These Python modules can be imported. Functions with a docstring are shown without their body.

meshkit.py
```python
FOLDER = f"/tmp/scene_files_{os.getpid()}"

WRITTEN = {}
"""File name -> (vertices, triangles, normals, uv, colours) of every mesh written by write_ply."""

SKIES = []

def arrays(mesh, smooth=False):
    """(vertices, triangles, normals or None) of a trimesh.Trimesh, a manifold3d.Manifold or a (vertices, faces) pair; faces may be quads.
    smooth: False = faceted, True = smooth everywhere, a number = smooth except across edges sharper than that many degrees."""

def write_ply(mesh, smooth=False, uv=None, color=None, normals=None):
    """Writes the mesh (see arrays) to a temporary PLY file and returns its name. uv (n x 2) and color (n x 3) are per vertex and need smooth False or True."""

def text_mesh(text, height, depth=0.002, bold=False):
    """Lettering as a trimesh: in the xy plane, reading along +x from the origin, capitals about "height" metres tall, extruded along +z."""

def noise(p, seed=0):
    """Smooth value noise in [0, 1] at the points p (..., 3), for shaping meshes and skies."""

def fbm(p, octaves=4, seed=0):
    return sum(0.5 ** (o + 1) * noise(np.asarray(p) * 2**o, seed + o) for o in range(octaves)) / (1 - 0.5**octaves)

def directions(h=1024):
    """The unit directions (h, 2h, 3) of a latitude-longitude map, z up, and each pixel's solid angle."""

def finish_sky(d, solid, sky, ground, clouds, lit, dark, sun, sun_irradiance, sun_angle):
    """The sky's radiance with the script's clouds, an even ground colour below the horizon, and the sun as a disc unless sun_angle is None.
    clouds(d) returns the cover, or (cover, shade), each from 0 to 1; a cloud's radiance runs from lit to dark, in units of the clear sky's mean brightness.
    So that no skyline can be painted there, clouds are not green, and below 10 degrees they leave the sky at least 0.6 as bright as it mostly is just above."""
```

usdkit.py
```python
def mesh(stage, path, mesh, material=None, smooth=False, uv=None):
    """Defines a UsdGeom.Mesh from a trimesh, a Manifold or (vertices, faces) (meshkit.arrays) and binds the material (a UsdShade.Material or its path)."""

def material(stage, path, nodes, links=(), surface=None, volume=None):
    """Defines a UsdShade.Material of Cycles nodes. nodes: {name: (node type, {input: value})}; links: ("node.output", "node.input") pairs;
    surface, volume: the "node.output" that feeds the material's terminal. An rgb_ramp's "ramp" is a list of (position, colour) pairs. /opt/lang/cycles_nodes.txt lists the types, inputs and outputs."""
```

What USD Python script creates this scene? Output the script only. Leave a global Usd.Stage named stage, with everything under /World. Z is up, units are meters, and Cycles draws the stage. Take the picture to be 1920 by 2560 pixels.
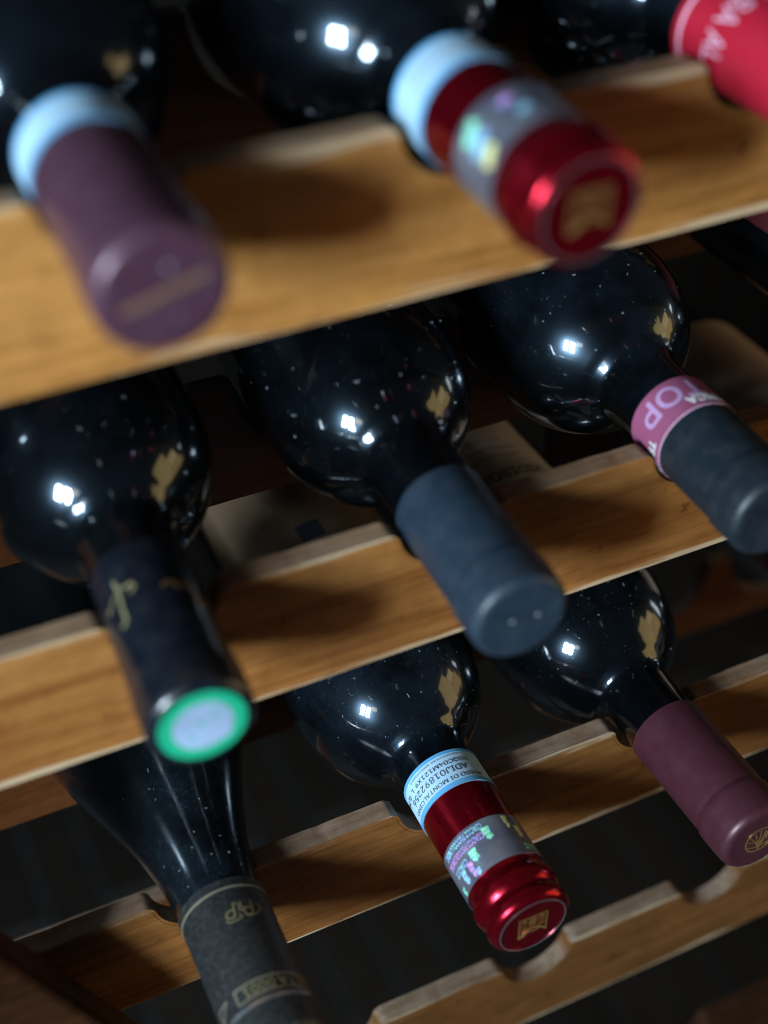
import math, random, numpy as np, trimesh, usdkit, meshkit
from pxr import Usd, UsdGeom, UsdLux, UsdShade, Gf, Sdf
from scipy.interpolate import PchipInterpolator
from shapely.geometry import Polygon, LineString, Point, box as sbox
from shapely import affinity
from shapely.ops import unary_union

stage = Usd.Stage.CreateInMemory()
UsdGeom.SetStageUpAxis(stage, UsdGeom.Tokens.z)
UsdGeom.SetStageMetersPerUnit(stage, 1.0)
UsdGeom.Xform.Define(stage, '/World')
MM = 0.001
Z0 = 1450.0                      # height of the top edge of the uppermost slat above the floor, mm
random.seed(5); rng = np.random.default_rng(5)

# ------------------------------------------------------------------ camera
YAW, PITCH, ROLL = 0.44325, 0.67730, -0.00766
CAM = np.array([-72.48, -298.99, 146.79])
cam = UsdGeom.Camera.Define(stage, '/World/camera')
cy, sy, cp, sp = math.cos(YAW), math.sin(YAW), math.cos(PITCH), math.sin(PITCH)
fwd = np.array([sy*cp, cy*cp, -sp]); rt = np.array([cy, -sy, 0.0]); up = np.cross(rt, fwd)
cr, sr = math.cos(ROLL), math.sin(ROLL)
rt, up = cr*rt + sr*up, -sr*rt + cr*up
M = np.eye(4); M[0, :3] = rt; M[1, :3] = up; M[2, :3] = -fwd
M[3, :3] = (CAM + [0, 0, Z0])*MM
UsdGeom.Xformable(cam).AddTransformOp().Set(Gf.Matrix4d(*M.ravel().tolist()))
cam.CreateHorizontalApertureAttr(36.0); cam.CreateVerticalApertureAttr(48.0)
cam.CreateFocalLengthAttr(36.0*3593.7/1920)
cam.CreateClippingRangeAttr(Gf.Vec2f(0.02, 50))
cam.CreateFStopAttr(5.8); cam.CreateFocusDistanceAttr(0.520)
cam.CreateExposureAttr(0.0)

# ------------------------------------------------------------------ lights: windows at the left, added panels standing in for reflected walls and shelf
AIM = np.array([90, 0, Z0-150.0])
def rect(name, direction, dist, w, h, color, radiance, du=0, dv=0):
    d = np.array(direction, float); d /= np.linalg.norm(d)
    u = np.cross([0, 0, 1], d); u /= np.linalg.norm(u); v = np.cross(d, u)
    pos = (AIM + d*dist + u*du + v*dv)*MM
    L = UsdLux.RectLight.Define(stage, '/World/' + name)
    m = np.eye(4); m[0, :3] = u; m[1, :3] = v; m[2, :3] = d; m[3, :3] = pos     # shines along -z = towards the rack
    UsdGeom.Xformable(L).AddTransformOp().Set(Gf.Matrix4d(*m.ravel().tolist()))
    L.CreateWidthAttr(w*MM); L.CreateHeightAttr(h*MM)
    L.CreateColorAttr(Gf.Vec3f(*color)); L.CreateIntensityAttr(radiance)
    return L
WIN = (-0.795, -0.515, 0.325)
k = 0
for i in (-1, 1):
    for j in (-1, 1):
        rect('window_pane_lamp_%d' % k, WIN, 1350, 100, 138, (0.70, 0.88, 1.0), 225, i*80, j*84); k += 1
rect('side_window_lamp', (-0.75, 0.36, 0.50), 2600, 140, 200, (0.62, 0.84, 1.0), 26)
rect('beige_wall_lamp', WIN, 1350, 150, 128, (1.0, 0.90, 0.76), 7, 235, 150)  # light panel added to imitate a pale wall patch in the glass
rect('warm_corner_lamp', (0.90, -0.34, 0.06), 1700, 500, 1180, (1.0, 0.70, 0.28), 2.1, -285, 0)  # three warm panels added in place of a lit ochre wall
rect('warm_corner_lamp_low', (0.90, -0.34, 0.06), 1700, 410, 640, (1.0, 0.66, 0.26), 1.7, 175, -205)
rect('warm_corner_lamp_high', (0.90, -0.34, 0.06), 1700, 320, 240, (1.0, 0.74, 0.36), 2.4, 135, 245)
rect('brown_shelf_lamp', (0.52, -0.82, 0.10), 2200, 520, 330, (1.0, 0.42, 0.22), 0.32)  # dim panel added to imitate a reddish shelf in reflections
rect('cool_corner_lamp', (0.98, -0.02, 0.02), 2200, 150, 640, (0.8, 0.92, 1.0), 4.5)  # cool strip added beside the warm panels as a reflected pale edge
dome = UsdLux.DomeLight.Define(stage, '/World/room_light'); dome.CreateColorAttr(Gf.Vec3f(0.75, 0.8, 1.0)); dome.CreateIntensityAttr(0.008)

# ------------------------------------------------------------------ helpers
names = {}
def uniq(parent, name):
    key = (parent, name); n = names.get(key, 0); names[key] = n + 1
    return name if n == 0 else '%s_%03d' % (name, n)
def keys(prim, **kw):
    for a, b in kw.items():
        if b: prim.SetCustomDataByKey(a, b)
def thing(name, label, cat, loc, rot=None, group=None, kind=None):
    path = '/World/' + uniq('/World', name)
    x = UsdGeom.Xform.Define(stage, path); m = np.eye(4)
    if rot is not None: m[:3, :3] = rot
    m[3, :3] = (np.array(loc, float) + [0, 0, Z0])*MM
    x.AddTransformOp().Set(Gf.Matrix4d(*m.ravel().tolist()))
    keys(x.GetPrim(), label=label, category=cat, group=group, kind=kind)
    return path
def part(parent, name, mesh, material, smooth=35, loc=None, label=None, kind=None):
    path = parent + '/' + uniq(parent, name)
    if hasattr(mesh, 'to_mesh'):
        mm = mesh.to_mesh(); mesh = trimesh.Trimesh(mm.vert_properties[:, :3], mm.tri_verts, process=False)
    mesh = mesh.copy(); mesh.apply_scale(MM)
    g = usdkit.mesh(stage, path, mesh, material, smooth=smooth)
    if loc is not None: g.AddTranslateOp().Set(Gf.Vec3d(*[float(c)*MM for c in loc]))
    keys(g.GetPrim(), label=label, kind=kind)
    return path

LOOKS = '/World/Looks'
UsdGeom.Scope.Define(stage, LOOKS)
def mat(name, nodes, links, surface='p.BSDF'):
    return usdkit.material(stage, LOOKS + '/' + name, nodes, links, surface=surface)

# ------------------------------------------------------------------ materials
def wood(name, light, dark, seed, gloss=0.42, wear=1.0, top_tone=(0.25, 0.20, 0.165)):
    """varnished board: grain along x, dusty top greyed in colour to imitate window sheen, pale scuffs along the front edges (object coordinates, origin at the top front edge)"""
    n = {
     'tc': ('texture_coordinate', {}),
     'mp': ('mapping', {'location': (seed*1.7, seed*.3, seed*.9), 'scale': (5, 60, 75)}),
     'ng': ('noise_texture', {'scale': 1.0, 'detail': 5, 'roughness': .6, 'distortion': 1.6}),
     'mp2': ('mapping', {'location': (seed*.7, 0, seed*.4), 'scale': (30, 300, 620)}),
     'nf': ('noise_texture', {'scale': 1.0, 'detail': 3, 'roughness': .65}),
     'nb': ('noise_texture', {'scale': 24, 'detail': 5, 'roughness': .6, 'distortion': .6}),
     'rp': ('rgb_ramp', {'ramp': [(0.28, dark), (0.5, tuple(.45*a+.55*b for a, b in zip(dark, light))), (0.72, light)]}),
     'rf': ('rgb_ramp', {'ramp': [(0.3, (.50, .44, .38)), (0.52, (1, 1, 1)), (0.75, (1.12, 1.08, 1.02))]}),
     'rb': ('rgb_ramp', {'ramp': [(0.3, (.62, .52, .42)), (0.55, (1.0, .99, .97)), (.7, (1.12, 1.10, 1.06))]}),
     'm1': ('mix_color', {'blend_type': 'multiply', 'fac': 0.5, 'use_clamp': False}),
     'm2': ('mix_color', {'blend_type': 'multiply', 'fac': 0.8, 'use_clamp': False}),
     'geo': ('geometry', {}), 'sn': ('separate_xyz', {}), 'so': ('separate_xyz', {}),
     'topf': ('map_range', {'range_type': 'smoothstep', 'from_min': .25, 'from_max': .75, 'to_max': .62, 'clamp': True}),  # up-facing wood mixed greyer, painting in the window sheen plus dust
     'topc': ('mix_color', {'blend_type': 'multiply', 'fac': 0.8, 'a': top_tone, 'use_clamp': False}),
     'nk': ('noise_texture', {'scale': 70, 'detail': 5, 'roughness': .65}), 'rw': ('rgb_ramp', {'ramp': [(.34, (.62, .54, .46)), (.52, (.95, .92, .88)), (.66, (1.22, 1.24, 1.28))]}), 'topb': ('mix_color', {'blend_type': 'multiply', 'fac': 1.0, 'use_clamp': False}),
     'mr': ('mix_color', {}),
     # scuffed edges
     'et': ('map_range', {'from_min': -.0052, 'from_max': -.0002, 'to_min': 0, 'to_max': 1, 'clamp': True}),
     'eb': ('map_range', {'from_min': -.0440, 'from_max': -.0497, 'to_min': 0, 'to_max': 1, 'clamp': True}),
     'em': ('math', {'math_type': 'maximum'}),
     'mp3': ('mapping', {'location': (seed, 0, seed), 'scale': (14, 90, 190)}),
     'nw': ('noise_texture', {'scale': 1.0, 'detail': 4, 'roughness': .6}),
     'ea': ('math', {'math_type': 'multiply_add', 'value2': .31}),
     'es': ('map_range', {'range_type': 'smoothstep', 'from_min': .68, 'from_max': .84, 'to_max': .85*wear, 'clamp': True}),
     'mp4': ('mapping', {'location': (seed*.31, 0, seed*.77), 'rotation': (0, .12, 0), 'scale': (34, 60, 420)}), 'n4': ('noise_texture', {'scale': 1.0, 'detail': 3, 'roughness': .5}),
     's4': ('map_range', {'range_type': 'smoothstep', 'from_min': .69, 'from_max': .80, 'to_max': .55*wear, 'clamp': True}), 'mx2': ('math', {'math_type': 'maximum'}),
     'n5': ('noise_texture', {'scale': 130, 'detail': 4, 'roughness': .7}), 's5': ('rgb_ramp', {'ramp': [(.28, (.45, .36, .28)), (.38, (.92, .90, .86)), (.6, (1, 1, 1))]}), 'm5': ('mix_color', {'blend_type': 'multiply', 'fac': 1.0, 'use_clamp': False}),
     'nt': ('math', {'math_type': 'subtract', 'value1': .66}), 'wt': ('math', {'math_type': 'multiply'}),
     'mw': ('mix_color', {'b': (.70, .58, .40)}),
     'ro': ('map_range', {'from_min': .3, 'from_max': .7, 'to_min': gloss-.07, 'to_max': gloss+.16}),
     'bs': ('math', {'math_type': 'add'}),
     'bp': ('bump', {'strength': .35, 'distance': .0006}),
     'p': ('principled_bsdf', {'specular_ior_level': .25}),
    }
    l = [('tc.object', 'mp.vector'), ('mp.vector', 'ng.vector'), ('tc.object', 'mp2.vector'), ('mp2.vector', 'nf.vector'), ('tc.object', 'nb.vector'),
         ('ng.fac', 'rp.fac'), ('nf.fac', 'rf.fac'), ('nb.fac', 'rb.fac'), ('rp.color', 'm1.a'), ('rf.color', 'm1.b'), ('m1.result', 'm2.a'), ('rb.color', 'm2.b'),
         ('geo.normal', 'sn.vector'), ('sn.z', 'topf.value'), ('rf.color', 'topb.a'), ('rw.color', 'topb.b'), ('nk.fac', 'rw.fac'), ('tc.object', 'nk.vector'), ('topb.result', 'topc.b'), ('topf.result', 'mr.fac'), ('m2.result', 'mr.a'), ('topc.result', 'mr.b'),
         ('tc.object', 'so.vector'), ('so.z', 'et.value'), ('so.z', 'eb.value'), ('et.result', 'em.value1'), ('eb.result', 'em.value2'),
         ('tc.object', 'mp3.vector'), ('mp3.vector', 'nw.vector'), ('em.value', 'ea.value1'), ('nw.fac', 'ea.value3'), ('ea.value', 'es.value'),
         ('topf.result', 'nt.value2'), ('nt.value', 'wt.value1'), ('es.result', 'wt.value2'), ('wt.value', 'mx2.value1'), ('tc.object', 'mp4.vector'), ('mp4.vector', 'n4.vector'), ('n4.fac', 's4.value'), ('s4.result', 'mx2.value2'), ('mx2.value', 'mw.fac'), ('tc.object', 'n5.vector'), ('n5.fac', 's5.fac'), ('mr.result', 'm5.a'), ('s5.color', 'm5.b'), ('m5.result', 'mw.a'), ('mw.result', 'p.base_color'), ('ng.fac', 'ro.value'), ('ro.result', 'p.roughness'),
         ('nf.fac', 'bs.value1'), ('ng.fac', 'bs.value2'), ('bs.value', 'bp.height'), ('bp.normal', 'p.normal')]
    return mat(name, n, l)
WOOD = [wood('varnished_wood_%s' % a, lt, dk, 1.0 + 3.7*i) for i, (a, lt, dk) in enumerate((('upper', (.52, .245, .070), (.33, .135, .033)), ('second', (.42, .182, .052), (.23, .084, .021)), ('third', (.29, .122, .034), (.15, .054, .014)), ('fourth', (.18, .080, .025), (.10, .038, .010))))]  # lower boards redder; colour also darkened for light fading downward
DARKWOOD = wood('dark_wood', (.035, .013, .004), (.018, .006, .002), 21, wear=.25, top_tone=(.16, .10, .07))
LEGWOOD = wood('shade_darkened_wood', (.045, .016, .005), (.024, .008, .0025), 27, wear=0, top_tone=(.03, .015, .008))  # shade on the leg and lowest slats is put into this wood colour
REARWOOD = wood('rear_wood', (.13, .045, .014), (.075, .024, .008), 33, wear=0)  # colour darkened to stand for the weak light behind the bottles

def glass(name, film=.03, specks=1.0, seed=0, tint=(.0008, .001, .0012), filmcol=(.12, .20, .32), fine=0.5, sheen=.22, cr=.010):
    """near-black wine-filled bottle glass under a thin uneven film of dust with pale specks"""
    n = {
     'tc': ('texture_coordinate', {}),
     'mp': ('mapping', {'location': (seed*.013, seed*.007, seed*.011)}),
     'va': ('voronoi_texture', {'scale': 800, 'randomness': 1}), 'sa': ('separate_color', {}),
     'ra': ('math', {'math_type': 'multiply', 'value2': .17}), 'la': ('math', {'math_type': 'subtract'}), 'ga': ('map_range', {'from_min': 0, 'from_max': .06, 'clamp': True}),
     'pk': ('math', {'math_type': 'greater_than', 'value2': .90}), 'mk': ('math', {'math_type': 'multiply'}),
     'vb': ('voronoi_texture', {'scale': 1700}), 'sb': ('separate_color', {}),
     'rb': ('math', {'math_type': 'multiply', 'value2': .30}), 'lb': ('math', {'math_type': 'subtract'}), 'gb': ('map_range', {'from_min': 0, 'from_max': .1, 'clamp': True}),
     'pb': ('math', {'math_type': 'greater_than', 'value2': 1-.16*fine}), 'mb': ('math', {'math_type': 'multiply'}),
     'geo': ('geometry', {}), 'sn': ('separate_xyz', {}),
     'upf': ('map_range', {'range_type': 'smoothstep', 'from_min': -.35, 'from_max': .75, 'to_min': .04, 'to_max': 1, 'clamp': True}),
     'nl': ('noise_texture', {'scale': 42, 'detail': 5, 'roughness': .62}),
     'pl': ('map_range', {'from_min': .36, 'from_max': .66, 'to_min': .1, 'to_max': 1, 'clamp': True}),
     'f0': ('math', {'math_type': 'multiply'}), 'fy': ('math', {'math_type': 'multiply'}), 'fu': ('math', {'math_type': 'multiply'}), 'so': ('separate_xyz', {}), 'yf': ('map_range', {'range_type': 'smoothstep', 'from_min': .135, 'from_max': .175, 'to_min': 1, 'to_max': .08, 'clamp': True}),
     'pk2': ('map_range', {'range_type': 'smoothstep', 'from_min': .44, 'from_max': .60, 'to_min': .04, 'to_max': 1, 'clamp': True}),
     'wb': ('noise_texture', {'scale': 38, 'detail': 1}), 'bp': ('bump', {'strength': .22, 'distance': .0024}),
     'mx': ('math', {'math_type': 'maximum'}), 'm3': ('math', {'math_type': 'multiply'}), 'm4': ('math', {'math_type': 'multiply', 'value2': specks}),
     'f1': ('math', {'math_type': 'multiply'}), 'f2': ('math', {'math_type': 'multiply', 'value2': film}),
     'cf': ('mix_color', {'a': tint, 'b': filmcol}), 'cs': ('mix_color', {'b': (.20, .24, .28)}),
     'cw': ('math', {'math_type': 'subtract', 'value1': 1.0}), 'nc': ('noise_texture', {'scale': 300, 'detail': 2}),
     'rg': ('map_range', {'from_min': .2, 'from_max': .8, 'to_min': cr, 'to_max': cr*2+.01}),
     'p': ('principled_bsdf', {'roughness': .24, 'specular_ior_level': sheen, 'specular_tint': (.50, .74, 1.0), 'coat_ior': 1.52}),
    }
    l = [('tc.object', 'mp.vector'), ('mp.vector', 'va.vector'), ('mp.vector', 'vb.vector'), ('mp.vector', 'nl.vector'),
         ('va.color', 'sa.color'), ('sa.r', 'ra.value1'), ('ra.value', 'la.value1'), ('va.distance', 'la.value2'), ('la.value', 'ga.value'), ('sa.g', 'pk.value1'), ('ga.result', 'mk.value1'), ('pk.value', 'mk.value2'),
         ('vb.color', 'sb.color'), ('sb.r', 'rb.value1'), ('rb.value', 'lb.value1'), ('vb.distance', 'lb.value2'), ('lb.value', 'gb.value'), ('sb.g', 'pb.value1'), ('gb.result', 'mb.value1'), ('pb.value', 'mb.value2'),
         ('geo.normal', 'sn.vector'), ('sn.z', 'upf.value'), ('nl.fac', 'pl.value'),
         ('mk.value', 'mx.value1'), ('mb.value', 'mx.value2'), ('mx.value', 'm3.value1'), ('upf.result', 'f0.value1'), ('pk2.result', 'f0.value2'), ('nl.fac', 'pk2.value'), ('f0.value', 'fy.value1'), ('tc.object', 'so.vector'), ('so.y', 'yf.value'), ('yf.result', 'fy.value2'), ('fy.value', 'm3.value2'), ('m3.value', 'm4.value1'),
         ('upf.result', 'fu.value1'), ('yf.result', 'fu.value2'), ('fu.value', 'f1.value1'), ('pl.result', 'f1.value2'), ('f1.value', 'f2.value1'), ('f2.value', 'cf.fac'), ('cf.result', 'cs.a'), ('m4.value', 'cs.fac'), ('cs.result', 'p.base_color'),
         ('m4.value', 'cw.value2'), ('cw.value', 'p.coat_weight'), ('mp.vector', 'wb.vector'), ('wb.fac', 'bp.height'), ('bp.normal', 'p.normal'), ('bp.normal', 'p.coat_normal'), ('nc.fac', 'rg.value'), ('rg.result', 'p.coat_roughness')]
    return mat(name, n, l)

def foil(name, col, metallic=0.0, rough=.45, var=.12, coat=0.0, dust=0.0, spec=.5, scale=160, crease=.45):
    n = {'tc': ('texture_coordinate', {}), 'ns': ('noise_texture', {'scale': scale, 'detail': 4, 'roughness': .6}), 'nl': ('noise_texture', {'scale': 45, 'detail': 3}),
         'va': ('map_range', {'from_min': .3, 'from_max': .7, 'to_min': 1-var, 'to_max': 1+var}),
         'c': ('mix_color', {'blend_type': 'multiply', 'fac': 1.0, 'a': col, 'use_clamp': False}),
         'du': ('map_range', {'from_min': .42, 'from_max': .75, 'to_min': 0, 'to_max': dust, 'clamp': True}),
         'd': ('mix_color', {'b': (.36, .37, .37)}),
         'r': ('map_range', {'from_min': .3, 'from_max': .7, 'to_min': rough-.06, 'to_max': rough+.08}),
         'mq': ('mapping', {'scale': (260, 9, 260)}), 'nq': ('noise_texture', {'scale': 1.0, 'detail': 3, 'roughness': .55}), 'hs': ('math', {'math_type': 'multiply_add', 'value2': crease}),
         'bp': ('bump', {'strength': .35, 'distance': .0005}),
         'p': ('principled_bsdf', {'metallic': metallic, 'specular_ior_level': spec, 'coat_weight': coat, 'coat_roughness': .15})}
    l = [('tc.object', 'ns.vector'), ('tc.object', 'nl.vector'), ('nl.fac', 'va.value'), ('va.result', 'c.b'), ('ns.fac', 'du.value'), ('du.result', 'd.fac'), ('c.result', 'd.a'), ('d.result', 'p.base_color'),
         ('ns.fac', 'r.value'), ('r.result', 'p.roughness'), ('tc.object', 'mq.vector'), ('mq.vector', 'nq.vector'), ('nq.fac', 'hs.value1'), ('nl.fac', 'hs.value3'), ('hs.value', 'bp.height'), ('bp.normal', 'p.normal')]
    return mat(name, n, l)

def plain(name, col, rough=.5, metallic=0.0, var=.08, spec=.4, scale=200):
    return foil(name, col, metallic, rough, var, 0, 0, spec, scale)

PURPLE = foil('plum_foil', (.085, .034, .058), .3, .36, var=.05, dust=.03, coat=.12)
MAROON = foil('maroon_foil', (.068, .017, .027), .25, .40, var=.03, dust=.012)
SLATE = foil('slate_foil', (.015, .029, .048), .1, .46, var=.05, dust=.03)
BLACKBLUE = foil('blue_black_foil', (.009, .016, .024), .1, .46, var=.05, dust=.03)
NAVY = foil('navy_foil', (.004, .0065, .012), 0, .30, coat=.4, dust=.02)
CRIMSON = foil('metallic_crimson_foil', (.27, .004, .014), .85, .22, var=.10, crease=.9)
SCARLET = foil('scarlet_foil', (.42, .011, .032), 0, .42, var=.06)
GREYFOIL = foil('dusty_grey_foil', (.014, .015, .016), .15, .50, dust=.06, scale=600)  # grey taken darker to hold the shade at the lower left
PINK = plain('pink_band_paper', (.29, .075, .155), .55)
LILAC = plain('lilac_print', (.46, .27, .48), .55)
WHITEPRINT = plain('white_print', (.74, .76, .78), .55)
PALEPINK = plain('pale_pink_print', (.72, .45, .60), .55)
BLUEPAPER = plain('pale_blue_label_paper', (.40, .60, .78), .55, var=.05)
BLUEEDGE = plain('sky_blue_label_edge', (.10, .36, .66), .5)
INK = plain('dark_ink', (.045, .055, .075), .6)
GREYINK = plain('grey_ink', (.30, .35, .40), .6)
GOLD = plain('gold_print', (.55, .36, .12), .34, .8)
DULLGOLD = plain('dull_gold_print', (.34, .29, .15), .45, .5)
BRONZE = plain('bronze_print', (.30, .17, .07), .45, .6)
PALEGOLD = plain('pale_gold_line', (.42, .38, .27), .4, .6)
SILVER = plain('bare_silver_foil', (.52, .55, .60), .25, .9)
GREEN = plain('emerald_print', (.010, .38, .20), .5)
PALEBLUE = plain('pale_blue_print', (.30, .39, .56), .55, var=.25, scale=500)
CREAM = plain('cream_label_paper', (.76, .62, .48), .7, var=.14)
DARKCREAM = plain('darker_cream_label_paper', (.23, .145, .088), .7, var=.16)  # cream paper in a darker tone
FADEDTAN = plain('faded_tan_label_paper', (.42, .29, .21), .7, var=.12)
REDLABEL = plain('shade_darkened_red_paper', (.05, .003, .005), .6)  # red darkened in its colour for the shadow it lies in
TAN = plain('tan_label_print', (.36, .26, .18), .7)
LINT = plain('pale_dust', (.62, .68, .72), .8)
STRIPE = plain('faded_tan_stripe', (.16, .09, .065), .5)
DIMPIN = plain('dim_pinhole_core', (.17, .11, .14), .5)
PINHOLE = plain('pinhole_light_core', (.30, .33, .35), .5)

def holo_mat():
    n = {'tc': ('texture_coordinate', {}), 'v': ('voronoi_texture', {'scale': 520}), 'n': ('noise_texture', {'scale': 90, 'detail': 3}),
         'r': ('rgb_ramp', {'ramp': [(.25, (.17, .18, .26)), (.5, (.27, .29, .38)), (.75, (.40, .42, .50))]}),
         'p': ('principled_bsdf', {'metallic': .72, 'roughness': .34})}
    return mat('silver_hologram_film', n, [('tc.object', 'n.vector'), ('n.fac', 'r.fac'), ('r.color', 'p.base_color')])
HOLO = holo_mat()
def iris(name, hue0, hue1, rough=.4):
    n = {'tc': ('texture_coordinate', {}), 'v': ('voronoi_texture', {'scale': 900}), 's': ('separate_color', {}),
         'h': ('map_range', {'to_min': hue0, 'to_max': hue1}), 'va': ('map_range', {'to_min': .6, 'to_max': 1.0}), 'c': ('combine_color', {'color_type': 'hsv', 'g': .62}),
         'p': ('principled_bsdf', {'metallic': .1, 'roughness': rough})}
    return mat(name, n, [('tc.object', 'v.vector'), ('v.color', 's.color'), ('s.r', 'h.value'), ('s.g', 'va.value'), ('h.result', 'c.r'), ('va.result', 'c.b'), ('c.color', 'p.base_color')])
IRIS_BLUE = iris('iridescent_blue', .48, .66); IRIS_TEAL = iris('iridescent_teal', .36, .52)
IRIS_GOLD = iris('iridescent_gold', .10, .22); IRIS_PINK = iris('iridescent_pink', .62, .95)

def tilemat(name, col):
    n = {'tc': ('texture_coordinate', {}), 'n': ('noise_texture', {'scale': 22, 'detail': 5}), 'oi': ('object_info', {}),
         'v': ('map_range', {'to_min': .65, 'to_max': 1.3}), 'w': ('map_range', {'from_min': .3, 'from_max': .7, 'to_min': .75, 'to_max': 1.2}), 'm': ('math', {'math_type': 'multiply'}),
         'c': ('mix_color', {'blend_type': 'multiply', 'fac': 1.0, 'a': col, 'use_clamp': False}), 'bp': ('bump', {'strength': .3, 'distance': .002}),
         'p': ('principled_bsdf', {'roughness': .55})}
    return mat(name, n, [('tc.object', 'n.vector'), ('oi.random', 'v.value'), ('n.fac', 'w.value'), ('v.result', 'm.value1'), ('w.result', 'm.value2'), ('m.value', 'c.b'), ('c.result', 'p.base_color'), ('n.fac', 'bp.height'), ('bp.normal', 'p.normal')])
TILE = tilemat('brown_clay_tile', (.015, .011, .008)); GROUT = tilemat('grey_grout', (.036, .041, .046)); WALL = tilemat('dim_plaster', (.004, .003, .0022))  # tile and grout colours darkened for the shade under the rack

# ------------------------------------------------------------------ setting: tiled floor, dim wall far behind
FLOOR = -Z0
floor = '/World/floor'
fx = UsdGeom.Xform.Define(stage, floor); keys(fx.GetPrim(), kind='structure')
g = trimesh.creation.box([5200, 2300, 40]); part(floor, 'grout', g, GROUT, loc=(1200, 150, -24.5))
def chamfer_box(w, d, h, c):
    import manifold3d as m3
    pts = []
    for sx in (-1, 1):
        for sy in (-1, 1):
            pts += [(sx*w/2, sy*d/2, -h/2), (sx*w/2, sy*d/2, h/2-c), (sx*(w/2-c), sy*(d/2-c), h/2)]
    return m3.Manifold.hull_points(np.array(pts))
TS, TW, TL = 74.0, 66.5, 900.0
tile = chamfer_box(TW, TL-10, 12, 2)
for i in range(-4, 17):
    for j in range(0, 2):
        x = 14 + (i+.5)*TS; y = 80 + j*TL + (i % 2)*TL*.42
        part(floor, 'tile', tile, TILE, smooth=False, loc=(x, y, -3.0 + random.uniform(-.5, .5)))
wl = trimesh.creation.box([6000, 60, 2600]); keys(stage.GetPrimAtPath(part('/World', 'wall', wl, WALL, loc=(1200, 1330, 1300))), kind='structure')

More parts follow.
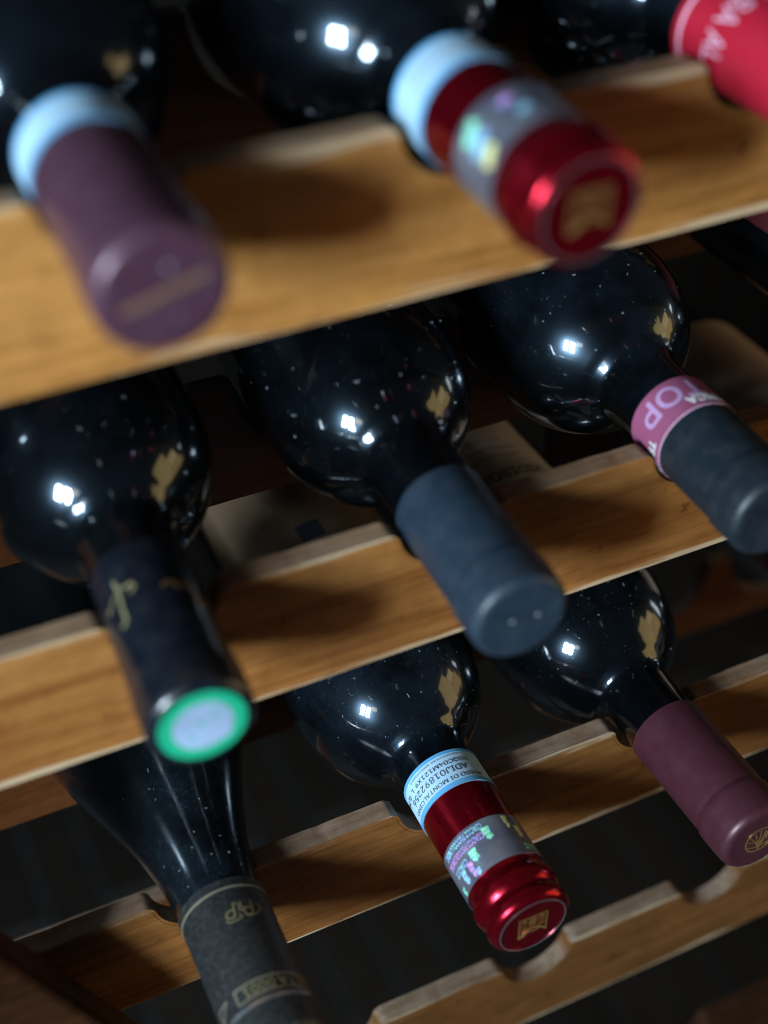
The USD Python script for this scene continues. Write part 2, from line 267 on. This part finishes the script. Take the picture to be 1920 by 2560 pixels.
# ------------------------------------------------------------------ the rack
DX, DZ, H, T = 91.615, 129.75, 49.72, 8.07
def slat(x0, x1, centres, r, zc, fillet, h=H, t=T, ch=1.1, seed=0):
    p = sbox(x0, -h, x1, 0)
    for c in centres:
        n = Point(c, zc).buffer(r, 24).union(sbox(c-r, zc, c+r, 30)) if zc < 0 else Point(c, zc).buffer(r, 24)
        p = p.difference(n)
    p = p.buffer(-fillet, 8).buffer(fillet, 8) if fillet else p          # round the convex lips of the notches
    c = np.array(p.segmentize(1.6).exterior.coords)[:-1]
    q = np.c_[c, np.zeros(len(c))] + seed*37.0
    w = (meshkit.fbm(q*.10, 4, 3) - .5)*.55 - np.clip(meshkit.fbm(q*np.array([.07, .2, 1]), 3, 9) - .66, 0, 1)*3.2
    w = w*np.clip((c[:, 1] + 3.5)/2.5, .12, 1)
    edge = (c[:, 0] > x0+.5) & (c[:, 0] < x1-.5)
    d = np.where(c[:, 1] > -h*.5, w, -(meshkit.fbm(q*.10, 3, 5) - .5)*.4)*edge
    c = np.c_[c[:, 0], c[:, 1] + d]
    p = Polygon(c).buffer(0)
    if p.geom_type != 'Polygon': p = max(p.geoms, key=lambda g_: g_.area)
    inner = p.buffer(-ch, join_style=1, quad_segs=2)
    outer = p
    # prism with a small chamfer on the front and back edges
    import manifold3d as m3
    def cs(q):
        c = np.array(q.exterior.coords)[:-1]
        return m3.CrossSection([c if q.exterior.is_ccw else c[::-1]])
    a = m3.Manifold.extrude(cs(outer), t-2*ch).translate([0, 0, ch])
    b = m3.Manifold.extrude(cs(inner), t)
    mid = a + b
    # bevel faces: a few thin steps between inner and outer
    for f in (.3, .62, .85):
        o = p.buffer(-ch*(1-math.sqrt(1-(1-f)**2)) if f < 1 else 0, join_style=2)
        mid = mid + m3.Manifold.extrude(cs(o), t-2*ch*_depth(f)).translate([0, 0, ch*_depth(f)])
    m = mid.to_mesh(); v = m.vert_properties[:, :3].copy()
    v = np.c_[v[:, 0], v[:, 2], v[:, 1]]                                  # (x, z, depth) -> (x, depth, z)
    f = m.tri_verts[:, ::-1]
    return trimesh.Trimesh(v, f, process=False)
def _depth(f): return 1 - f if f < 1 else 0
rack = thing('wine_rack', 'golden brown wooden rack of notched slats holding the rows of bottles', 'wine rack', (0, 0, 0))
XL, XR = -92, 470
cols = [0, DX, 2*DX, 3.5*DX, 4.5*DX]
for k in range(11):
    cc = [c for c in cols if c > XL+30] if k < 3 else [49.5 + DX*i for i in range(-1, 5)]
    part(rack, 'front_slat', slat(XL, XR, cc, 17.2, .6, 4.2, seed=k+1), WOOD[k] if k < 4 else LEGWOOD, loc=(0, 0, -k*DZ), label='lower slat darkened for shade' if k >= 4 else None, smooth=25)  # lowest rows carry their shade in the wood colour
REST = [(1.3, .9, -1.0), (3.2, 4.4, 3.0), (6.0, 4.9, -.6)]     # where each body lies in its rear notch
for k in range(4):
    cc = [c + REST[k][i] for i, c in enumerate(cols[:3])] if k < 3 else [49.5 + DX*i for i in range(0, 2)]
    part(rack, 'rear_slat', slat(XL, 238, cc, 38.6, .8, 1.2, seed=k+7), REARWOOD, loc=(0, 98, -k*DZ), smooth=25)
    part(rack, 'rear_slat', slat(246, XR, cols[3:], 38.6, .8, 1.2), REARWOOD, loc=(0, 178, -k*DZ), smooth=25)
# leaning front leg at the left end of the slats
LEGX, LEGS = -171.1, .461
def leg_poly(off):
    f = lambda z: LEGX - LEGS*z + off
    return Polygon([(f(150), 150), (f(-700), -700), (f(-700)-46, -700), (f(150)-46, 150)])
def ccw(q):
    c = np.array(q.exterior.coords)[:-1]; return c if q.exterior.is_ccw else c[::-1]
def prism(poly, y0, y1, rnd=3.0):
    import manifold3d as m3
    ms = []
    for s, e in ((0, 0), (.5, .13), (1, 0.5), (1, 1)):
        pass
    q0 = poly.buffer(-rnd, join_style=2)
    parts = [m3.Manifold.extrude(m3.CrossSection([ccw(q0.buffer(rnd*math.sin(a), join_style=2))]), (y1-y0)-2*rnd*(1-math.cos(a))).translate([0, 0, rnd*(1-math.cos(a))]) for a in np.linspace(0, math.pi/2, 6)]
    m = parts[0]
    for q in parts[1:]: m = m + q
    m = m.to_mesh(); v = m.vert_properties[:, :3]; v = np.c_[v[:, 0], v[:, 2] + y0, v[:, 1]]
    return trimesh.Trimesh(v, m.tri_verts[:, ::-1], process=False)
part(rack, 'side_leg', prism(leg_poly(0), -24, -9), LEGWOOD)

# ------------------------------------------------------------------ bottles: local frame x = world x, y = axis from the lip (0) to the base (300), z = up
def revolve(pr, sections=96, dense=0):
    """pr: (s, r) along the axis -> trimesh about +y"""
    pr = np.array(pr, float)
    if dense:
        t = np.arange(len(pr)); tt = np.linspace(0, len(pr)-1, dense)
        pr = np.c_[PchipInterpolator(t, pr[:, 0])(tt), PchipInterpolator(t, pr[:, 1])(tt)]
    n = len(pr); a = np.linspace(0, 2*np.pi, sections, endpoint=False)
    v = np.stack([pr[:, 1][:, None]*np.sin(a), np.repeat(pr[:, 0][:, None], sections, 1), pr[:, 1][:, None]*np.cos(a)], -1).reshape(-1, 3)
    i, j = np.meshgrid(np.arange(n-1), np.arange(sections), indexing='ij'); jn = (j+1) % sections
    q = np.stack([i*sections+j, (i+1)*sections+j, (i+1)*sections+jn, i*sections+jn], -1).reshape(-1, 4)
    f = np.vstack([q[:, [0, 1, 2]], q[:, [0, 2, 3]]])
    m = trimesh.Trimesh(v, f, process=True)
    m.update_faces(m.nondegenerate_faces()); m.fix_normals()
    return m
BORDEAUX = [(3, 0), (3, 12.5), (10, 13.6), (30, 13.7), (66, 14.0), (74, 14.3), (79.0, 15.2), (82.3, 17.6), (85.2, 21.2), (89.0, 25.3), (93.7, 29.2), (99.5, 32.6), (107, 35.4), (116, 37.0), (127, 37.45), (150, 37.5), (292, 37.5), (297.5, 36), (300, 32), (299, 20), (285, 6), (284, 0)]
BURGUNDY = [(3, 0), (3, 12.5), (10, 13.6), (30, 13.8), (62, 14.6), (78, 16.6), (94, 20.2), (110, 25.2), (126, 30.8), (140, 35.6), (152, 38.6), (164, 39.8), (180, 40.2), (290, 40.2), (295.5, 39), (298, 35), (297, 20), (280, 6), (279, 0)]
def glass_mesh(kind, girth=1.0):
    return revolve([(a, c if a < 74 else 14.3+(c-14.3)*girth if 14.3 < c else c) for a, c in kind], 112, 240)
def cap_profile(L, ring=True, r=14.7, s0=0.0, rings=1, flare=.25):
    p = [(s0+.35, 0), (s0+.35, 9.5), (s0+.25, 12.2), (s0+.3, 13.0), (s0+.8, 13.9), (s0+1.8, 14.7), (s0+3.2, 15.1)]
    if rings == 1:
        p += [(s0+8.5, 15.25), (s0+12.5, 15.3), (s0+14.8, 15.25), (s0+16.0, 14.75), (s0+16.8, r-.25), (s0+17.6, r-.1), (s0+19.5, r)]
    else:
        p += [(s0+4.6, 15.1), (s0+5.8, 14.7), (s0+6.6, 14.2), (s0+7.4, 14.1), (s0+8.2, 14.5), (s0+9.4, 15.3), (s0+11.2, 15.85), (s0+12.8, 15.75), (s0+14.2, 15.2), (s0+15.4, r+.1), (s0+16.6, r-.15), (s0+18.4, r)]
    p += [(L*.5+9, r), (L-1, r+flare*.6), (L, r+flare), (L+.15, r+flare-.5)]
    return p
def tube(s0, s1, r0, r1=None, th=.18):
    r1 = r1 or r0
    return revolve([(s0, r0-th), (s0, r0), ((s0+s1)/2, (r0+r1)/2), (s1, r1), (s1, r1-th)], 96)

def bend(poly, depth, mapper, edge=.9):
    """a flat print: the polygon's outline, a hair thick, bent onto a surface"""
    ms = []
    for g_ in getattr(poly, 'geoms', [poly]):
        if g_.is_empty or g_.geom_type != 'Polygon' or g_.area < 1e-3: continue
        ms.append(trimesh.creation.extrude_polygon(g_, depth, engine='earcut'))
    m = trimesh.util.concatenate(ms)
    v, f = trimesh.remesh.subdivide_to_size(m.vertices, m.faces, edge, max_iter=12)
    return trimesh.Trimesh(mapper(np.asarray(v)), f, process=False)
def on_neck(r, phi0, s0, rot=0.0):
    """text x runs against +x of the rack seen from above (tops towards the lip); r may be a function of s"""
    c, s_ = math.cos(math.radians(rot)), math.sin(math.radians(rot))
    def f(v):
        x = v[:, 0]*c - v[:, 1]*s_; y = v[:, 0]*s_ + v[:, 1]*c
        s = s0 - y; rr = (r(s) if callable(r) else r) + .06 + v[:, 2]; base = (r(s) if callable(r) else r)
        ph = math.radians(phi0) - x/base
        return np.c_[rr*np.sin(ph), s, rr*np.cos(ph)]
    return f
def on_end(s0=0.25, rot=0.0):
    c, s_ = math.cos(math.radians(rot)), math.sin(math.radians(rot))
    def f(v):
        x = v[:, 0]*c - v[:, 1]*s_; z = v[:, 0]*s_ + v[:, 1]*c
        return np.c_[x, s0 - .05 - v[:, 2], z]
    return f
_txt = {}
def text_poly(text, height, width=None, bold=False, squeeze=None):
    """text outline as a polygon centred on x, baseline at 0"""
    key = (text, bold)
    if key not in _txt:
        m = meshkit.text_mesh(text, 10.0, 1.0, bold)
        keep = (m.face_normals[:, 2] > .9)
        tris = [Polygon(t[:, :2]) for t in m.triangles[keep]]
        _txt[key] = unary_union([t.buffer(.004) for t in tris if t.area > 1e-6])
    p = affinity.scale(_txt[key], height/10, height/10, origin=(0, 0))
    x0, _, x1, _ = p.bounds
    p = affinity.translate(p, -(x0+x1)/2, 0)
    if width: p = affinity.scale(p, width/(x1-x0), 1, origin=(0, 0))
    return p.simplify(height*.006)
def stroke(pts, w): return LineString(pts).buffer(w/2, 6)
def curve(pts, n=24):
    pts = np.array(pts, float); t = np.arange(len(pts)); tt = np.linspace(0, len(pts)-1, n)
    return np.c_[PchipInterpolator(t, pts[:, 0])(tt), PchipInterpolator(t, pts[:, 1])(tt)]

def place(x, z, end, tx, tz):
    """pose of a bottle: column x and axis height z where it crosses the front of its slat, the lip protruding by end, the axis tilted by tx, tz"""
    ax = np.array([-tx, 1.0, -tz]); ax /= np.linalg.norm(ax)
    xx = np.cross(ax, [0, 0, 1]); xx /= np.linalg.norm(xx); zz = np.cross(xx, ax)
    return np.array([x + tx*end, -end, z + tz*end]), np.array([xx, ax, zz])
def lint(n, seed, kind, s0, s1, phi0, phi1, big=1.0):
    """loose fluff and flakes lying on the shoulder: short curved fibres and crumbs"""
    r = np.random.default_rng(seed); pr = np.array(kind, float)
    t = np.arange(len(pr)); tt = np.linspace(0, len(pr)-1, 600); S = PchipInterpolator(t, pr[:, 0])(tt); Rr = PchipInterpolator(t, pr[:, 1])(tt)
    use = (tt > 1.5) & (tt < len(pr)-5); S, Rr = S[use], Rr[use]
    out = []
    for _ in range(n):
        s = r.uniform(s0, s1); ph = math.radians(r.uniform(phi0, phi1)); L = big*r.choice([.25, .3, .4, .5, .9, 1.6], p=[.3, .25, .2, .13, .09, .03])
        a = r.uniform(0, np.pi); k_ = r.uniform(-.5, .5)
        u = np.linspace(-.5, .5, 5)*L; px = u*math.cos(a) - k_*u*u/L*math.sin(a)*2; py = u*math.sin(a) + k_*u*u/L*math.cos(a)*2
        ss = s + py; rr = np.interp(ss, S, Rr); pp = ph + px/rr; w = .04 + .03*r.random() + (.035 if L < .45 else 0)
        rr = rr + w*.6
        P = np.c_[rr*np.sin(pp), ss, rr*np.cos(pp)]
        for q0, q1 in zip(P[:-1], P[1:]):
            d = q1-q0; l = np.linalg.norm(d)
            c_ = trimesh.creation.cylinder(radius=w, height=l*1.15, sections=5)
            c_.apply_transform(trimesh.geometry.align_vectors([0, 0, 1], d/l)); c_.apply_translation((q0+q1)/2.0); out.append(c_)
    return trimesh.util.concatenate(out)

def bottle(label, x, z, end, tx, tz, glassmat, kind=BORDEAUX, girth=1.0):
    loc, rot = place(x, z, end, tx, tz)
    b = thing('wine_bottle', label, 'wine bottle', loc, rot)
    part(b, 'glass_body', glass_mesh(kind, girth), glassmat, smooth=True)
    return b
def foil_cap(b, L, m, rings=1, r=14.7, flare=.25, label=None):
    return part(b, 'capsule', revolve(cap_profile(L, r=r, rings=rings, flare=flare), 96), m, smooth=50, label=label)
def body_patch(b, s0, s1, phi0, phi1, r, m, name='body_label'):
    poly = sbox(-math.radians(phi1-phi0)*r/2, -(s1-s0)/2, math.radians(phi1-phi0)*r/2, (s1-s0)/2).buffer(-3).buffer(3)
    return part(b, name, bend(poly, .12, on_neck(r, (phi0+phi1)/2, (s0+s1)/2), 4.0), m, smooth=30)
def row(k): return -k*DZ + 1.0

# --- A: top row, left: plum capsule above a pale blue paper band
b = bottle('plum capsule above a plain pale blue paper band, leftmost bottle of the top row', -1.41, row(0)-.3, 49.6, -.028, -.037, glass('dusty_glass_top_left', .02, .5, 1))
foil_cap(b, 54, PURPLE)
lb = part(b, 'neck_label', tube(52.6, 68, 15.1, 15.0), BLUEPAPER)
part(lb, 'label_edge', tube(52.6, 54.4, 15.2), BLUEEDGE); part(lb, 'label_edge', tube(66.6, 68.05, 15.12), BLUEEDGE)
part(b, 'tan_stripe', bend(affinity.rotate(sbox(-10.0, -.9, 10.0, .9), 16).intersection(Point(0, 0).buffer(12)), .06, on_end()), STRIPE)
for px, pz in ((1.2, 5.8), (2.4, -6.0)):
    part(b, 'pinhole', bend(Point(px, pz).buffer(.55), .12, on_end()), PINHOLE if pz > 0 else DIMPIN)
part(b, 'dust_specks', lint(40, 11, BORDEAUX, 95, 150, -40, 70, 1.3), LINT, kind='stuff', smooth=True)

# --- metallic crimson bottles with a hologram film (top row middle, and third row middle)
def crest(w=1.0):
    sh = [stroke([(-5.2, -5), (-5.2, 5), (5.2, 5), (5.2, -5)], .42)]
    sh += [stroke([(0, 4.6), (0, 1.2)], .5)] + [stroke(curve([(-1.5+.1*i, 3.6-1.1*i), (0, 3.9-1.1*i), (1.5-.1*i, 3.6-1.1*i)], 10), .42) for i in range(4)]
    sh += [stroke(curve([(-4.6, -4.8), (-2.6, -2.4), (0, -1.2), (2.6, -2.2), (4.6, -4.0)], 16), .85), stroke(curve([(-3.6, -4.9), (-1.4, -3.0), (.4, -3.2), (3.4, -2.4)], 14), .5)]
    for sx in (-1, 1):
        sh += [stroke([(sx*2.2, .2+1.5*i), (sx*4.4, .2+1.5*i)], .34) for i in range(3)]
        sh += [stroke([(sx*2.3, -1.0), (sx*4.5, -1.0)], .3), Point(sx*3.3, 3.9).buffer(.5)]
    return affinity.scale(unary_union(sh), w, w, origin=(0, 0))
def crimson(b, label_rows, shift=0.0):
    foil_cap(b, 54, CRIMSON, rings=2, r=14.6)
    lb = part(b, 'neck_label', tube(52.7, 68.5, 15.05, 14.95), BLUEPAPER, label='pale blue paper band with black print')
    part(lb, 'label_edge', tube(52.7, 54.6, 15.14), BLUEEDGE); part(lb, 'label_edge', tube(67.2, 68.55, 15.08), BLUEEDGE)
    for t_, h_, w_, ph, s, mt, bold in label_rows:
        part(lb, 'printed_line', bend(text_poly(t_, h_, w_, bold), .05, on_neck(15.05, ph, s)), mt, smooth=False)
    hf = part(b, 'hologram_band', tube(18.3, 36.2, 14.98), HOLO)
    part(b, 'rim_line', bend(Point(0, 0).buffer(12.55, 48).difference(Point(0, 0).buffer(12.15, 48)), .16, on_end(.15)), SILVER)
    part(b, 'crest', bend(crest(), .1, on_end()), GOLD)
    return hf
b = bottle('top row bottle with shiny crimson capsule and silver hologram strip, gold crest on its end', DX+1.52, row(0)-.3, 57.2, .006, -.029, glass('dusty_glass_top_middle', .03, .6, 2, sheen=.3))
hf = crimson(b, [('ROSSO DI MONTALCINO', 1.6, 30, -14, 57.3, GREYINK, False), ('ADIJ01892255', 2.3, 26, -14, 61.8, GREYINK, False), ('N3QC04M121X8', 1.6, 24, -16, 65.4, GREYINK, False)])
rr_ = random.Random(3)
for j_, (ph, s, w_, h_, mt) in enumerate([(-62, 32.0, 6.4, 3.4, IRIS_TEAL), (-64, 27.2, 7.0, 3.6, IRIS_BLUE), (-66, 22.2, 5.6, 3.2, IRIS_GOLD), (-20, 31, 4, 2.4, IRIS_PINK), (-14, 25, 3.6, 2.4, IRIS_BLUE)]):
    part(hf, 'hologram_emblem', bend(sbox(-w_/2, -h_/2, w_/2, h_/2).buffer(-.5).buffer(.5), .06, on_neck(14.98, ph, s, 24)), mt)
part(b, 'dust_specks', lint(40, 12, BORDEAUX, 95, 150, -70, 60, 1.3), LINT, kind='stuff', smooth=True)

# --- C: top row right: scarlet capsule
b = bottle('bottle with matt scarlet capsule printed with pale pink lettering above the top slat', 2*DX-1.0, row(0), 47, .0, -.01, glass('dusty_glass_top_right', .06, .6, 3, sheen=.2))
foil_cap(b, 66, SCARLET)
for t_, ph, s, h_, w_ in (('AL', -82, 52.0, 7.5, 8), ('BA', -40, 52.0, 7.5, 9), ('DAL', 10, 52.0, 7.5, 13)):
    part(b, 'lettering', bend(text_poly(t_, h_, w_), .05, on_neck(14.8, ph, s)), PALEPINK, smooth=False)
part(b, 'printed_border', tube(62.6, 63.6, 14.96), PALEPINK)

# --- D: second row left: navy capsule with gold script, green and white end
b = bottle('bottle with navy capsule, gold script and a green disc on its end', -2.7, row(1), 47.99, -.060, -.010, glass('dusty_glass_second_left', .015, .5, 4))
foil_cap(b, 62, NAVY)
part(b, 'end_disc', bend(Point(0, 0).buffer(12.0, 40), .10, on_end()), GREEN)
inn = unary_union([affinity.scale(Point(0, 0).buffer(8.3, 40), 1, 1), Point(5, -4).buffer(2.6)])
part(b, 'end_disc_centre', bend(inn.difference(unary_union([Point(px, pz).buffer(.8) for px, pz in ((-3, -3.4), (3.4, 3.4), (-.5, 1))])), .16, on_end()), PALEBLUE)
scr = [stroke(curve([(0, 9.5), (.4, 4), (-.3, -2), (-.2, -6), (-2.2, -7)], 20), 1.1), stroke(curve([(3.8, 1.6), (5.4, 3.0), (4.6, 5.0), (3.0, 4.0)], 14), .9), stroke(curve([(-1, 4.6), (-3, 3.4), (-4.8, 2.0), (-5.6, 3.0)], 14), .8), stroke(curve([(.2, 5.5), (2.4, 5.2), (4.4, 4.0)], 12), .7)]
part(b, 'gold_script', bend(affinity.rotate(unary_union(scr), 180, origin=(0, 0)), .05, on_neck(14.75, -42, 41)), DULLGOLD, smooth=False)
scr = [stroke(curve([(-6, 2), (-3.6, 4), (-1.6, 1.6), (.4, 3.4), (2.2, 1), (4.2, -1)], 24), .9), stroke(curve([(4, -1), (6, -3), (4.4, -5.4), (2.2, -4), (3.4, -1.6), (6, -2)], 24), 1.0)]
part(b, 'gold_script', bend(affinity.rotate(unary_union(scr), 180, origin=(0, 0)), .05, on_neck(14.75, 30, 38)), BRONZE, smooth=False)
part(b, 'dust_specks', lint(22, 13, BORDEAUX, 92, 150, -50, 70, 1.1), LINT, kind='stuff', smooth=True)

# --- E: second row middle: plain slate blue capsule
b = bottle('bottle with plain slate blue capsule pierced by two pinholes, middle of the second row', DX-.4, row(1), 49.72, -.050, -.010, glass('dusty_glass_second_middle', .012, .6, 5), girth=.93)
foil_cap(b, 55.4, SLATE)
for px, pz in ((-3.4, .6), (4.6, .4)):
    part(b, 'pinhole', bend(Point(px, pz).buffer(.55), .12, on_end()), PINHOLE)
part(b, 'dust_specks', lint(34, 14, BORDEAUX, 84, 150, -80, 80), LINT, kind='stuff', smooth=True)

# --- F: second row right: blue-black capsule under a pink band
b = bottle('bottle with blue-black capsule and a pink neck band reading TOP', 2*DX-1.3, row(1), 44.71, -.043, .002, glass('dusty_glass_second_right', .03, .75, 6, sheen=.42))
foil_cap(b, 44.5, BLACKBLUE)
bd = part(b, 'neck_band', tube(42.6, 60, 14.95, 14.85), PINK)
part(bd, 'band_edge', tube(42.6, 43.0, 15.04), PALEPINK)
top = text_poly('TOP', 8.2, 25, True)
part(bd, 'lettering', bend(top, .05, on_neck(14.9, -26, 57.2)), LILAC, smooth=False)
part(bd, 'lettering', bend(text_poly('TRINCA', 3.4, 19, True), .08, on_neck(14.95, -118, 48.6)), WHITEPRINT, smooth=False)
part(bd, 'lettering', bend(text_poly('TRINCA', 3.4, 19, True), .11, on_neck(14.95, 22, 48.6)), WHITEPRINT, smooth=False)
part(b, 'dust_specks', lint(48, 15, BORDEAUX, 84, 150, -80, 80), LINT, kind='stuff', smooth=True)

# --- G: third row left: sloping shoulders, dusty grey capsule
gk = BURGUNDY
b = bottle('sloping-shouldered bottle under thick dust with a worn grey capsule and thin gold lines', 3.4, row(2), 71, -.028, 0, glass('thickly_dusted_glass', .085, .5, 7, filmcol=(.07, .12, .17), fine=3.0, cr=.10), gk)
foil_cap(b, 60, GREYFOIL, r=14.9, flare=.5)
rc = lambda s: np.full(np.shape(s), 14.95) if np.ndim(s) else 14.95
part(b, 'gold_line', tube(56.0, 56.7, 15.3, 15.3), PALEGOLD)
mono = [stroke(curve([(-3.6, -3.2), (-3.2, 1.4), (-2.6, 3.4)], 12), .55), stroke(curve([(-2.6, 3.4), (-.2, 3.0), (-.6, .6), (-3.0, .4)], 14), .5), stroke(curve([(-5.2, -1), (-6.4, .6), (-4.4, 3.0), (-1, 3.9)], 14), .42),
        stroke(curve([(.6, -3.0), (.0, -1.4), (1.4, .4), (.4, 1.4), (-.2, .6), (1.2, -1.4), (2.0, -2.2)], 18), .42), stroke(curve([(2.4, -3.2), (3.0, 1.0), (3.6, 3.2)], 12), .55), stroke(curve([(3.6, 3.2), (6.0, 2.6), (5.2, .4), (3.2, .3)], 14), .5), stroke(curve([(2.0, 2.6), (1.2, 3.8), (4.4, 4.6), (6.6, 3.8)], 14), .4)]
part(b, 'script_monogram', bend(unary_union(mono), .05, on_neck(14.95, 14, 47.6)), DULLGOLD, smooth=False)
fr = sbox(-26, -2.7, 26, 2.7); fr = fr.difference(fr.buffer(-.42))
part(b, 'printed_frame', bend(fr, .05, on_neck(15.02, 62, 17.8)), PALEGOLD, smooth=False)
part(b, 'lettering', bend(text_poly('00000000 ALTA 0001', 3.2, 46), .05, on_neck(15.02, 62, 19.2)), DULLGOLD, smooth=False)
tri = Polygon([(-3.4, -2.6), (3.0, -2.6), (2.0, 2.8)]); tri = tri.difference(tri.buffer(-.45))
part(b, 'printed_frame', bend(tri, .05, on_neck(15.02, -62, 17.6)), PALEGOLD, smooth=False)
part(b, 'silver_rim', tube(12.0, 13.2, 15.62, 15.62), SILVER)
part(b, 'dust_specks', lint(30, 16, BURGUNDY, 64, 150, -60, 60, .8), LINT, kind='stuff', smooth=True)

# --- H: third row middle: crimson, sharp
b = bottle('sharp crimson capsule with readable code label, between the grey and the maroon capsules', DX+3.27, row(2), 61.7, -.017, -.019, glass('finely_dusted_glass', .045, .8, 8, fine=1.0, sheen=.25))
hf = crimson(b, [('ROSSO DI MONTALCINO', 1.7, 33, -24, 57.1, INK, False), ('ADIJ01892256', 2.5, 27, -30, 61.2, INK, False), ('N3QC04M121X9  L  0,75', 1.75, 34, -36, 64.2, INK, False), ('AUTORIZZAZIONE MINISTERIALE', .8, 24, -20, 66.4, GREYINK, False)])
for t_, ph, s, w_, mt in (('CIACCI PICCOLOMINI', -46, 35.0, 19, IRIS_BLUE), ('CIACCI PICCOLOMINI', -50, 31.4, 19, IRIS_PINK), ('CIACCI', -66, 27.4, 8, IRIS_BLUE), ('CIACCI', 44, 22.6, 6, IRIS_TEAL)):
    part(hf, 'hologram_lettering', bend(text_poly(t_, 2.3, w_, True), .05, on_neck(14.98, ph, s)), mt, smooth=False)
for ph, s, w_, h_, mt in ((-38, 26.0, 2.4, 3.2, IRIS_TEAL), (-50, 22.4, 1.8, 4.0, IRIS_PINK), (-66, 22.6, 1.9, 3.6, IRIS_BLUE), (-84, 20.4, 1.4, 2.0, IRIS_TEAL), (-8, 30.4, 2.2, 3.6, IRIS_TEAL), (26, 33, 1.4, 3.6, IRIS_GOLD), (38, 28.6, 1.6, 3.4, IRIS_GOLD), (-44, 20.2, 1.8, 1.6, IRIS_BLUE)):
    w_, h_ = w_*1.35, h_*1.3
    s_ = unary_union([sbox(-w_/2, -h_/2, w_/2, -h_/6), sbox(-w_/2+.3, -h_/6+.2, w_/2, h_/6), sbox(-w_/2, h_/6+.25, w_/2-.4, h_/2), Point(0, h_/2).buffer(.6)])
    part(hf, 'hologram_emblem', bend(s_, .05, on_neck(14.98, ph, s)), mt, smooth=False)
body_patch(b, 150, 236, -78, 74, 37.6, DARKCREAM)
part(b, 'label_picture', bend(sbox(-5, -5, 5, 5), .05, on_neck(37.75, -9, 177)), INK)
part(b, 'dust_specks', lint(60, 17, BORDEAUX, 84, 150, -75, 75, .75), LINT, kind='stuff', smooth=True)

# --- I: third row right: maroon capsule, gold ring emblem
b = bottle('bottle with matt maroon capsule and a round gold leaf emblem on its end', 2*DX-.62, row(2), 66.5, -.001, 0, glass('dusty_glass_third_right', .012, .55, 9, sheen=.2))
foil_cap(b, 57.2, MAROON)
em = [Point(0, 0).buffer(6.2, 40).difference(Point(0, 0).buffer(5.6, 40))] + [stroke(curve([(0, -5.4), (a*.4, -1), (a, 4.6*(1-abs(a)/9))], 14), .5) for a in (-4.2, -2.2, 0, 2.2, 4.2)] + [stroke(curve([(-4.6, -2.4), (0, -3.6), (4.6, -2.4)], 12), .4), stroke(curve([(-5.2, .6), (0, -.8), (5.2, .6)], 12), .4)]
part(b, 'round_emblem', bend(unary_union(em), .1, on_end()), GOLD)
bl = body_patch(b, 152, 236, -75, 37, 37.6, CREAM)
part(bl, 'lettering', bend(text_poly('VIDISOI', 5.2, 30, True), .05, on_neck(37.72, 4, 184)), INK, smooth=False)
for i, (w_, s) in enumerate(((22, 194), (26, 200), (18, 206))):
    part(bl, 'printed_line', bend(stroke(curve([(-w_/2, 0), (-w_/4, .9), (0, -.4), (w_/4, .7), (w_/2, 0)], 20), .8), .05, on_neck(37.72, 0, s)), TAN, smooth=False)
part(b, 'dust_specks', lint(30, 18, BORDEAUX, 84, 150, -75, 75, .8), LINT, kind='stuff', smooth=True)

# --- bottles whose bodies show only behind the right-hand edge
b = bottle('faded tan body label showing behind the pink-banded bottle at the right edge', 3.5*DX+1.5, row(2), 60, 0, 0, glass('dusty_glass_third_edge', .03, .6, 10))
foil_cap(b, 56, SLATE)
body_patch(b, 118, 240, -80, 60, 37.6, FADEDTAN)
b = bottle('mostly hidden bottle with red body label darkened for shade under the top slat, right edge', 3.5*DX-2, row(1), 55, 0, 0, glass('dusty_glass_second_edge', .03, .6, 11))
foil_cap(b, 56, PURPLE)
body_patch(b, 128, 236, -80, 60, 37.6, REDLABEL)
